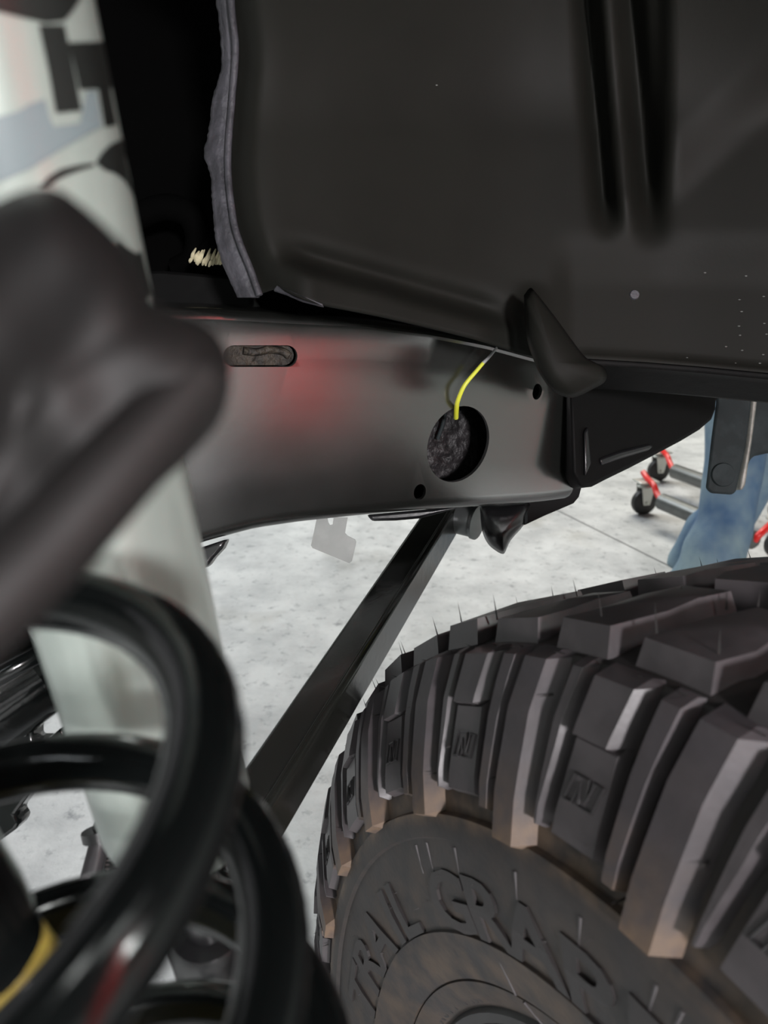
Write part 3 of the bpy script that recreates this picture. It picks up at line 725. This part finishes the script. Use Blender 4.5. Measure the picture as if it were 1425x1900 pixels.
LUGS = {
    'P': (rows([(0.350, -5.2, -5.1, -2.4, -0.9), (0.380, -4.95, -4.8, -2.15, -0.75), (0.420, -4.6, -4.45, -2.0, -0.65), (0.4475, -4.3, -4.1, -1.8, -0.3)], 8), 0.0120),
    'C': (rows([(0.366, -0.2, -0.1, 0.1, 0.5), (0.376, -0.1, 0.0, 0.25, 1.0), (0.405, 0.1, 0.2, 0.9, 1.75), (0.447, 0.5, 0.6, 1.5, 2.2)], 7), 0.0095),
    'B': (rows([(0.366, 1.6, 1.75, 6.3, 6.6), (0.378, 1.9, 2.05, 6.35, 6.7), (0.418, 2.6, 2.75, 6.4, 6.8)], 5), 0.0085),
    'E': (rows([(0.414, 2.6, 2.75, 5.75, 6.85), (0.447, 2.9, 3.05, 6.3, 7.4)], 5), 0.0125),
    'D': (rows([(0.362, 7.5, 7.65, 8.7, 9.1), (0.400, 7.7, 7.85, 9.0, 9.55), (0.447, 8.0, 8.15, 9.5, 10.1)], 6), 0.0110),
}
UNITS = 24
for key, (rw, h) in LUGS.items():
    V, Fc = lug(rw, h)
    first = tpart('sidewall_lug', V, Fc, M['lug_dusty'] if key in 'PD' else M['rubber_lug'], 0, True, 25)
    for k in range(1, UNITS): tcopy(first, 15.0 * k)
# emblem on each stepped block
em = [(2.7, 0.388), (3.5, 0.388), (4.0, 0.397), (4.1, 0.388), (5.5, 0.388), (6.0, 0.4005), (5.2, 0.4005), (4.8, 0.391), (4.7, 0.4005), (3.3, 0.4005), (2.7, 0.388)]
V, Fc = tube_geo([tp(p, r, s_of(r) + 0.0085) for p, r in em], 0.0010, 6)
first = tpart('zigzag_emblem', V, Fc, M['rubber_letter'], 0)
for k in range(1, UNITS): tcopy(first, 15.0 * k)

# tread blocks
def block(poly, r_top, r_base, inset, smooth=False):
    """poly: (phi, s) footprint, counter-clockwise"""
    n = len(poly); c = np.mean(np.array(poly), 0); V = []
    for p, s in poly: V.append(tp(p, r_base, s))
    for p, s in poly:
        q = c + (np.array([p, s]) - c) * (1 - inset); V.append(tp(q[0], r_top - 0.005 * (q[1] / 0.13) ** 2, q[1]))
    V.append(tp(c[0], r_top, c[1]))
    Fc = [(n + i, n + (i + 1) % n, 2 * n) for i in range(n)] + [tuple(range(n))[::-1]] + [(i, (i + 1) % n, n + (i + 1) % n, n + i) for i in range(n)]
    return V, Fc
TREAD = [
    [(-2.6, 0.139), (2.3, 0.139), (2.9, 0.100), (2.2, 0.070), (2.6, 0.046), (-1.8, 0.046), (-2.4, 0.075), (-2.0, 0.105)],
    [(4.3, 0.136), (9.8, 0.136), (10.2, 0.112), (9.4, 0.085), (9.8, 0.058), (5.2, 0.058), (4.6, 0.090)],
]
for poly, rt in ((TREAD[0], 0.4685), (TREAD[1], 0.4665)):
    for sgn in (1, -1):
        V, Fc = block([(p + (0 if sgn > 0 else 3.5), s * sgn) for p, s in poly], rt, 0.4475, 0.10)
        first = tpart('tread_block', V, Fc, M['rubber_lug'], 0, True, 32)
        for k in range(1, UNITS): tcopy(first, 15.0 * k)
for poly in ([(-1.0, 0.034), (4.2, 0.026), (5.0, -0.004), (2.2, -0.034), (-2.2, -0.022), (-2.6, 0.010)], [(7.2, 0.040), (11.0, 0.030), (10.2, 0.000), (11.5, -0.036), (6.8, -0.040), (6.2, 0.0)]):
    V, Fc = block(poly, 0.4695, 0.4475, 0.08)
    first = tpart('tread_block', V, Fc, M['rubber_lug'], 0, True, 32)
    for k in range(1, UNITS): tcopy(first, 15.0 * k)

# raised lettering bent around the sidewall
def glyph(ch, height, extrude, offset=0.0):
    cu = bpy.data.curves.new('glyph', 'FONT'); cu.body = ch; cu.size = height / 0.70; cu.extrude = extrude; cu.offset = offset; cu.align_x = 'CENTER'; cu.resolution_u = 3
    o = bpy.data.objects.new('glyph', cu); COL.objects.link(o); bpy.context.view_layer.update()
    m_ = o.evaluated_get(bpy.context.evaluated_depsgraph_get()).to_mesh()
    V = [v.co.copy() for v in m_.vertices]; Fc = [tuple(p.vertices) for p in m_.polygons]
    o.to_mesh_clear(); bpy.data.objects.remove(o); bpy.data.curves.remove(cu)
    return V, Fc
def lettering(text, phi0, step, r0, height, lift, extrude, name, m, widen=1.0, wide={}):
    phi = phi0
    for ch in text:
        st = step * wide.get(ch, 1.0)
        if ch != ' ':
            V, Fc = glyph(ch, height, extrude, 0.0011 if height > 0.02 else 0.0001)
            bm = bmesh.new(); vs = [bm.verts.new(v) for v in V]
            for f in Fc:
                try: bm.faces.new([vs[i] for i in f])
                except ValueError: pass
            ys = [v.y for v in V]
            for y in np.linspace(min(ys), max(ys), 5)[1:-1]:
                bmesh.ops.bisect_plane(bm, geom=bm.verts[:] + bm.edges[:] + bm.faces[:], plane_co=(0, y, 0), plane_no=(0, 1, 0))
            bm.verts.index_update()
            V2 = []
            for v in bm.verts:
                r = r0 + v.co.y; V2.append(tp(phi + math.degrees(v.co.x * widen / (r0 + height / 2)), r, s_of(r) + lift + v.co.z))
            Fc2 = [tuple(v.index for v in f.verts) for f in bm.faces]; bm.free()
            tpart(name, V2, Fc2, m)
        phi += st
# G of the second word sits near phi -21
lettering('TRAIL GRAPPLER', -25.5 - 8.3 * 4.9, 8.3, 0.2805, 0.037, 0.0004, 0.0024, 'raised_letter', M['rubber'], 1.38, {'I': 0.6, ' ': 0.9})
lettering('TRAIL GRAPPLER', 160.0, 8.3, 0.2805, 0.037, 0.0004, 0.0024, 'raised_letter', M['rubber'], 1.38, {'I': 0.6, ' ': 0.9})
lettering('M811-F1M', -50.0, 2.6, 0.229, 0.009, 0.0003, 0.0006, 'small_letter', M['rubber_letter'])

# moulding hairs and thin ribs
V, Fc = [], []
def spike(p, d, ln, r=0.0008):
    d = d.normalized(); ref = Vector((0, 0, 1)) if abs(d.z) < 0.9 else Vector((1, 0, 0)); u = d.cross(ref).normalized(); v = d.cross(u); k = len(V)
    q = p + d * ln + Vector((rng.uniform(-1, 1), rng.uniform(-1, 1), rng.uniform(-1, 1))) * 0.0012
    for i in range(3): a = 2.1 * i; V.append(p - d * 0.003 + (u * math.cos(a) + v * math.sin(a)) * r)
    V.append(q); Fc.extend([(k, k + 1, k + 3), (k + 1, k + 2, k + 3), (k + 2, k, k + 3)])
for k in range(UNITS):
    for ph in (-1.2, 2.2, 5.6, 9.0):
        for s in (0.125, 0.06, -0.05, -0.12):
            if rng.random() < 0.7: p_ = ph + 15 * k + rng.uniform(-1.5, 1.5); spike(tp(p_, 0.463, s), tp(p_, 1, 0), rng.uniform(0.009, 0.016))
        p_ = ph + 15 * k; spike(tp(p_, 0.446, 0.142), tp(p_, 0.5, 0.9), rng.uniform(0.004, 0.008))
        r = rng.uniform(0.36, 0.43); spike(tp(p_, r, s_of(r) + 0.007), Vector((0, 0, 1)), rng.uniform(0.003, 0.007))
        r = rng.uniform(0.285, 0.335); spike(tp(p_, r, s_of(r)), Vector((0, 0, 1)), rng.uniform(0.003, 0.006))
hr = tpart('moulding_hairs', V, Fc, M['hair']); hr['kind'] = 'stuff'
for k, (ph, r0, r1) in enumerate(((-25.5, 0.315, 0.333), (-22.5, 0.312, 0.334), (-16, 0.315, 0.333), (-5, 0.318, 0.334), (3.8, 0.316, 0.334), (11.8, 0.318, 0.334), (14.2, 0.322, 0.334), (-14, 0.247, 0.268), (-13, 0.228, 0.245))):
    Vv, Ff = tube_geo([tp(ph + 0.5 * q, r0 + (r1 - r0) * q, s_of(r0 + (r1 - r0) * q) + 0.0012) for q in (0, 0.33, 0.66, 1)], 0.0009, 6)
    tpart('wear_rib', Vv, Ff, M['rubber_lug'])

# ------------------------------------------------------------------ brake hose, conduit, axle end
bh = thing('brake_line', W(130, 1850, 0.42), 'black brake line with ribbed conduit hanging behind the coil spring', 'brake line')
tube('hose', spline([W(200, 1500, 0.44), W(186, 1560, 0.44), W(165, 1640, 0.43), W(138, 1730, 0.42), W(112, 1800, 0.41)], 8), 0.0058, M['hose'], bh, 16)
tube('hose_sleeve', spline([W(112, 1806, 0.41), W(95, 1850, 0.405), W(70, 1910, 0.40), W(45, 1970, 0.395)], 6), 0.0085, M['hose'], bh, 16)
tube('hose_clip', [W(180, 1538, 0.438), W(184, 1556, 0.438)], 0.009, M['blackpaint'], bh, 12)
cp = spline([W(200, 1560, 0.47), W(190, 1640, 0.46), W(172, 1730, 0.45), W(150, 1800, 0.44), W(130, 1860, 0.43)], 22)
tube('conduit', cp, [0.0075 if (i // 2) % 2 else 0.0058 for i in range(len(cp))], M['conduit'], bh, 14)
axl = thing('axle_end', W(20, 1450, 0.50), 'shiny black axle end at the left edge behind the coil spring', 'axle')
lathe('axle_tube', [(0.020, -0.12), (0.044, -0.118), (0.044, -0.03), (0.047, -0.028), (0.047, -0.016), (0.044, -0.014), (0.041, 0.03), (0.034, 0.038), (0.012, 0.040)], W(-10, 1262, 0.52), (0.80, 0.45, 0.40), M['spring'], axl, 48)
plate('axle_web', [(-160, 1290), (40, 1300), (64, 1320), (70, 1345), (60, 1352), (60, 1374), (86, 1374), (113, 1350), (124, 1380), (100, 1420), (64, 1462), (26, 1511), (36, 1527), (28, 1540), (-20, 1575), (-160, 1600)], 0.53, 0.02, M['spring'], axl, 0.003)
tube('axle_pipe', spline([W(-120, 1330, 0.47), W(-20, 1265, 0.47), W(70, 1215, 0.48), W(160, 1175, 0.50)], 6), 0.006, M['spring'], axl, 16)

# ------------------------------------------------------------------ channel bracket on the right
chn = thing('channel_bracket', W(1360, 910, 1.0), 'grey steel channel bracket hanging in front of the blue jeans', 'bracket')
plate('channel_face', [(1333, 700), (1398, 700), (1394, 760), (1385, 830), (1372, 890), (1367, 912), (1360, 918), (1320, 915), (1311, 906), (1313, 890), (1322, 810), (1330, 750)], 1.00, 0.006, M['steel'], chn, 0.003)
plate('channel_side', [(1397, 700), (1410, 700), (1404, 760), (1396, 820), (1384, 900), (1378, 910), (1371, 908), (1376, 880), (1388, 815), (1394, 755)], 1.003, 0.035, M['steel_lit'], chn, 0.003)
plate('rear_plate', [(1392, 700), (1520, 700), (1520, 835), (1425, 841), (1402, 846), (1394, 852), (1388, 870), (1378, 908), (1366, 906), (1380, 830)], 1.03, 0.008, M['steel'], chn, 0.004)
lathe('round_boss', [(0.0155, 0.004), (0.0155, -0.002), (0.0145, -0.0035), (0.001, -0.0035)], W(1341, 881, 1.0), FWD, M['steel'], chn, 32)

# ------------------------------------------------------------------ wheel dolly
dolly = thing('wheel_dolly', Wh(1300, 960, 0), 'red wheel dolly with grey rollers and black casters on the concrete floor', 'wheel dolly')
RH = 0.11
ra, rb_ = Wh(1227, 930, RH), Wh(1400, 1003, RH); fa = Wh(1251, 874, RH); fb = fa + (rb_ - ra)
for a, b in ((ra, rb_), (fa, fb)):
    d = (b - a).normalized(); Ln = (b - a).length
    lathe('roller', [(0.012, -0.006), (0.030, 0.0), (0.034, 0.004), (0.034, Ln - 0.004), (0.030, Ln), (0.012, Ln + 0.006)], a, d, M['roller'], dolly, 32)
def caster(base, side):
    c = thing_part('caster', dolly, base)
    axd = (Vector((0.25 * side, -1, 0.0))).normalized(); hd = Vector((0, 0, 1)).cross(axd).normalized()
    lathe('caster_wheel', [(0.010, -0.017), (0.045, -0.017), (0.055, -0.012), (0.0575, 0.0), (0.055, 0.012), (0.045, 0.017), (0.010, 0.017)], base + Vector((0, 0, 0.0575)), axd, M['caster'], c, 36)
    for s in (-1, 1):
        o_ = base + axd * (0.022 * s); t_ = axd * (0.0025 * s); U = Vector((0, 0, 1))
        pl = [o_ + hd * x + U * z for x, z in ((-0.014, 0.048), (0.014, 0.048), (0.019, 0.062), (0.030, 0.128), (-0.030, 0.128), (-0.019, 0.062))]
        V = pl + [p + t_ for p in pl]; n = 6
        obj('fork_plate', V, [tuple(range(n)), tuple(range(n, 2 * n))[::-1]] + [(i, (i + 1) % n, n + (i + 1) % n, n + i) for i in range(n)], M['zinc'], c)
    lathe('axle_bolt', [(0.003, -0.032), (0.007, -0.031), (0.007, 0.031), (0.003, 0.032)], base + Vector((0, 0, 0.0575)), axd, M['zinc'], c, 12)
    lathe('swivel', [(0.010, 0.124), (0.036, 0.126), (0.040, 0.131), (0.036, 0.138), (0.014, 0.140), (0.012, 0.160)], base, (0, 0, 1), M['zinc'], c, 24)
    box('swivel_plate', base + Vector((0, 0, 0.150)), (hd, axd, Vector((0, 0, 1))), (0.045, 0.036, 0.004), M['zinc'], c, 0.002)
    return c
def thing_part(name, parent, loc):
    e = bpy.data.objects.new(name, None); COL.objects.link(e); e.empty_display_size = 0.02
    e.parent = parent; e.matrix_parent_inverse = parent.matrix_basis.inverted(); return e
cn, cf = Wh(1192, 954, 0), Wh(1219, 893, 0)
caster(cn, 1); caster(cf, 1)
shift = (rb_ - ra) + (ra - cn) * 2; shift.z = 0
cr_, cfr = Wh(1440, 1035, 0), Wh(1445, 965, 0)
caster(cr_, 1); caster(cfr, 1)
Z = lambda p, h: Vector((p.x, p.y, h))
for c_, e_ in ((cn, ra), (cf, fa)):
    a = Z(c_, 0.165); e2_ = e_.copy()
    tube('frame_bar', spline([a + (a - e2_) * 0.25, a, a + (e2_ - a) * 0.45 + Vector((0, 0, 0.014)), a + (e2_ - a) * 0.68 + Vector((0, 0, 0.004)), e2_], 6), 0.0125, M['red'], dolly, 12)
for c_, e_ in ((cr_, rb_), (cfr, fb)):
    tube('frame_bar', spline([Z(c_, 0.165) + Vector((0.1, 0, 0)), Z(c_, 0.165), e_ + Vector((0.02, 0, 0.03)), e_], 6), 0.0125, M['red'], dolly, 12)
tube('cross_bar', [Z(cr_, 0.165) + Vector((0.1, 0, 0)), Z(cfr, 0.165) + Vector((0.1, 0, 0))], 0.016, M['red'], dolly, 12)

# ------------------------------------------------------------------ person in jeans standing behind the tyre
PZ = 2.45
foot = Wh(1322, 1070, 0.0); foot = W(1322, 1040, PZ); foot.z = 0
person = thing('person', (foot.x + 0.1, foot.y + 0.05, 0), 'person standing in faded blue jeans behind the tyre, partly hidden by the bracket', 'person')
def skin_mesh(name, nodes, edges, m, parent, root, lv=2):
    me = bpy.data.meshes.new(name); me.from_pydata([tuple(n[0]) for n in nodes], edges, []); me.update()
    o = bpy.data.objects.new(name, me); COL.objects.link(o)
    if m: me.materials.append(m)
    sk = o.modifiers.new('skin', 'SKIN'); sk.use_smooth_shade = True
    for i, n in enumerate(nodes):
        r = n[1]; me.skin_vertices[0].data[i].radius = r if hasattr(r, '__len__') else (r, r)
    me.skin_vertices[0].data[root].use_root = True
    ss = o.modifiers.new('sub', 'SUBSURF'); ss.levels = lv; ss.render_levels = lv
    o.parent = parent; o.matrix_parent_inverse = parent.matrix_basis.inverted()
    return o
hipc = W(1405, 700, PZ + 0.02); hipc.z = 0.93
kL, kR = W(1362, 860, PZ), W(1395, 870, PZ + 0.12)
aL, aR = W(1332, 1005, PZ - 0.02), W(1318, 985, PZ + 0.16)
X = Vector((1, 0, 0)); U = Vector((0, 0, 1)); Yv = Vector((0, 1, 0))
hipL, hipR = hipc + X * -0.05 + U * -0.06, hipc + X * 0.08 + Yv * 0.04 + U * -0.06
aL.z = 0.10; aR.z = 0.10
chest = hipc + U * 0.42; neck = hipc + U * 0.58; head = neck + U * 0.13 + Yv * 0.02
nodes = [(hipc, (0.14, 0.10)), (hipc + U * 0.2, (0.13, 0.09)), (chest, (0.17, 0.11)), (neck, 0.055), (head, (0.085, 0.10)), (head + U * 0.10, (0.075, 0.09)),
         (chest + X * -0.19 + U * 0.05, 0.06), (chest + X * -0.24 - U * 0.22, 0.045), (chest + X * -0.20 - U * 0.42 + Yv * 0.12, 0.032),
         (chest + X * 0.19 + U * 0.05, 0.06), (chest + X * 0.24 - U * 0.22, 0.045), (chest + X * 0.20 - U * 0.42 + Yv * 0.12, 0.032),
         (hipL, 0.075), (kL, 0.052), (aL, 0.038), (hipR, 0.075), (kR, 0.052), (aR, 0.038)]
edges = [(0, 1), (1, 2), (2, 3), (3, 4), (4, 5), (2, 6), (6, 7), (7, 8), (2, 9), (9, 10), (10, 11), (0, 12), (12, 13), (13, 14), (0, 15), (15, 16), (16, 17)]
for wi in (8, 11):
    wpos = nodes[wi][0]; sgn = -1 if wi == 8 else 1; dn = Vector((0.02 * sgn, -0.10, -0.98)).normalized()
    palm = wpos + dn * 0.075; nodes.append((palm, (0.036, 0.016))); pi_ = len(nodes) - 1; edges.append((wi, pi_))
    for q, (off, ln) in enumerate(((-0.030, 0.070), (-0.010, 0.080), (0.010, 0.074), (0.030, 0.058))):
        k0 = len(nodes); b0 = palm + dn * 0.035 + Yv * off
        nodes += [(b0, 0.0095), (b0 + dn * ln * 0.5 - X * (0.006 * sgn), 0.0088), (b0 + dn * ln * 0.92 - X * (0.024 * sgn), 0.0078)]
        edges += [(pi_, k0), (k0, k0 + 1), (k0 + 1, k0 + 2)]
    k0 = len(nodes); b0 = palm - dn * 0.02 - Yv * 0.040
    nodes += [(b0, 0.011), (b0 - Yv * 0.022 + dn * 0.032, 0.0095), (b0 - Yv * 0.026 + dn * 0.060, 0.0085)]; edges += [(pi_, k0), (k0, k0 + 1), (k0 + 1, k0 + 2)]
k0 = len(nodes); nodes += [(head - Yv * 0.112 + U * 0.01, 0.011), (head + X * 0.092 + U * 0.015, (0.010, 0.024)), (head - X * 0.092 + U * 0.015, (0.010, 0.024))]
edges += [(4, k0), (4, k0 + 1), (4, k0 + 2)]
skin_mesh('body', nodes, edges, M['skin'], person, 0, 2)
for sx in (-1, 1):
    lathe('eye', [(0.001, -0.009), (0.007, -0.006), (0.009, 0), (0.007, 0.006), (0.001, 0.009)], head + X * (0.032 * sx) - Yv * 0.084 + U * 0.045, (0, 1, 0), M['tab'], person, 12)
lathe('mouth', [(0.001, -0.022), (0.006, -0.012), (0.008, 0), (0.006, 0.012), (0.001, 0.022)], head - Yv * 0.084 - U * 0.05, (1, 0, 0), M['lip'], person, 10)
lathe('hair', [(0.100, -0.02), (0.108, 0.02), (0.104, 0.06), (0.080, 0.095), (0.040, 0.115), (0.002, 0.120)], head + U * 0.06 + Yv * 0.022, (0, 0.25, 1), M['hairdark'], person, 24)
sh_nodes = [(n[0], tuple(q * 1.16 for q in (n[1] if hasattr(n[1], '__len__') else (n[1], n[1])))) for n in nodes]
shirt = [sh_nodes[i] for i in (0, 1, 2, 6, 7, 9, 10)]
skin_mesh('shirt', shirt, [(0, 1), (1, 2), (2, 3), (3, 4), (2, 5), (5, 6)], M['shirt'], person, 0, 2)
def leg(name, pts, rad, fold):
    P = spline(pts, 8); rr = np.interp(np.linspace(0, 1, len(P)), np.linspace(0, 1, len(rad)), rad)
    fr = frames(P); seg = 28; V = []; Fc = []
    for i, (p, u, v) in enumerate(fr):
        t = i / (len(fr) - 1)
        for k in range(seg):
            a = 2 * math.pi * k / seg
            r = rr[i] * (1 + 0.06 * math.sin(3 * a + 9 * t) * (0.3 + t) + fold * 0.07 * math.sin(26 * t + 2 * math.sin(a)) * (t ** 2))
            V.append(p + u * (r * math.cos(a)) + v * (r * math.sin(a)))
    for i in range(len(fr) - 1):
        for k in range(seg): a, b = i * seg + k, i * seg + (k + 1) % seg; Fc.append((a, b, b + seg, a + seg))
    Fc.append(tuple(range(seg))); Fc.append(tuple(range((len(fr) - 1) * seg, len(fr) * seg)))
    return V, Fc
def hem(a, dx, dz): q = a + X * dx; q.z = dz; return q
V1, F1 = leg('l', [hipL + U * 0.05, (hipL + kL) / 2, kL, (kL + aL) / 2, hem(aL, -0.005, 0.16), hem(aL, -0.01, 0.05)], [0.115, 0.105, 0.088, 0.085, 0.098, 0.112], 1.0)
V2, F2 = leg('r', [hipR + U * 0.05, (hipR + kR) / 2, kR, (kR + aR) / 2, hem(aR, 0.0, 0.16), hem(aR, -0.01, 0.05)], [0.115, 0.105, 0.085, 0.082, 0.090, 0.105], 1.0)
obj('jeans', V1 + V2, F1 + [tuple(i + len(V1) for i in f) for f in F2], M['jeans'], person, smooth=True)
for a in (aL, aR):
    b = Vector((a.x, a.y, 0.04))
    inf = [b + Vector((-0.045, 0.06, -0.04)), b + Vector((0.045, 0.06, -0.04)), b + Vector((0.05, -0.14, -0.04)), b + Vector((0.0, -0.20, -0.04)), b + Vector((-0.05, -0.14, -0.04))]
    top = [b + Vector((-0.04, 0.055, 0.09)), b + Vector((0.04, 0.055, 0.09)), b + Vector((0.042, -0.10, 0.03)), b + Vector((0.0, -0.18, 0.015)), b + Vector((-0.042, -0.10, 0.03))]
    bt = obj('boot', inf + top, [(0, 1, 2, 3, 4), (9, 8, 7, 6, 5)] + [(i, (i + 1) % 5, 5 + (i + 1) % 5, 5 + i) for i in range(5)], M['boot'], person)
    bevel(bt, 0.012, 3)

# ------------------------------------------------------------------ red lift column and post (mirrored in the rail's paint)
cc = Vector((1.32, -0.77, 0)); caxd = Vector((0.66, -0.75, 0)).normalized(); cside = Vector((0.75, 0.66, 0)).normalized()
col_ = thing('lift_post', cc, 'red steel vehicle lift post standing behind the viewer', 'lift post')
box('column', cc + U * 1.4, (cside, caxd, U), (0.115, 0.10, 1.39), M['red'], col_, 0.012)
box('base_plate', cc + U * 0.008, (cside, caxd, U), (0.17, 0.17, 0.008), M['red'], col_, 0.003)
for sx in (-1, 1):
    for sy in (-1, 1): lathe('anchor_bolt', [(0.012, 0.014), (0.012, 0.026), (0.006, 0.028), (0.006, 0.040)], cc + cside * (0.14 * sx) + caxd * (0.14 * sy), (0, 0, 1), M['zinc'], col_, 6)
bo = thing('red_post', (3.2, -0.73, 0), 'slim red steel post bolted to the floor behind the viewer', 'post')
lathe('post_tube', [(0.035, 0.008), (0.045, 0.010), (0.045, 1.10), (0.040, 1.13), (0.020, 1.145), (0.002, 1.15)], (3.2, -0.73, 0), (0, 0, 1), M['red'], bo, 24)
box('base_plate', (3.2, -0.73, 0.006), (X, Yv, U), (0.09, 0.09, 0.006), M['red'], bo, 0.002)
for sx in (-1, 1):
    for sy in (-1, 1): lathe('anchor_bolt', [(0.010, 0.010), (0.010, 0.020), (0.005, 0.022), (0.005, 0.032)], (3.2 + 0.07 * sx, -0.73 + 0.07 * sy, 0), (0, 0, 1), M['zinc'], bo, 6)
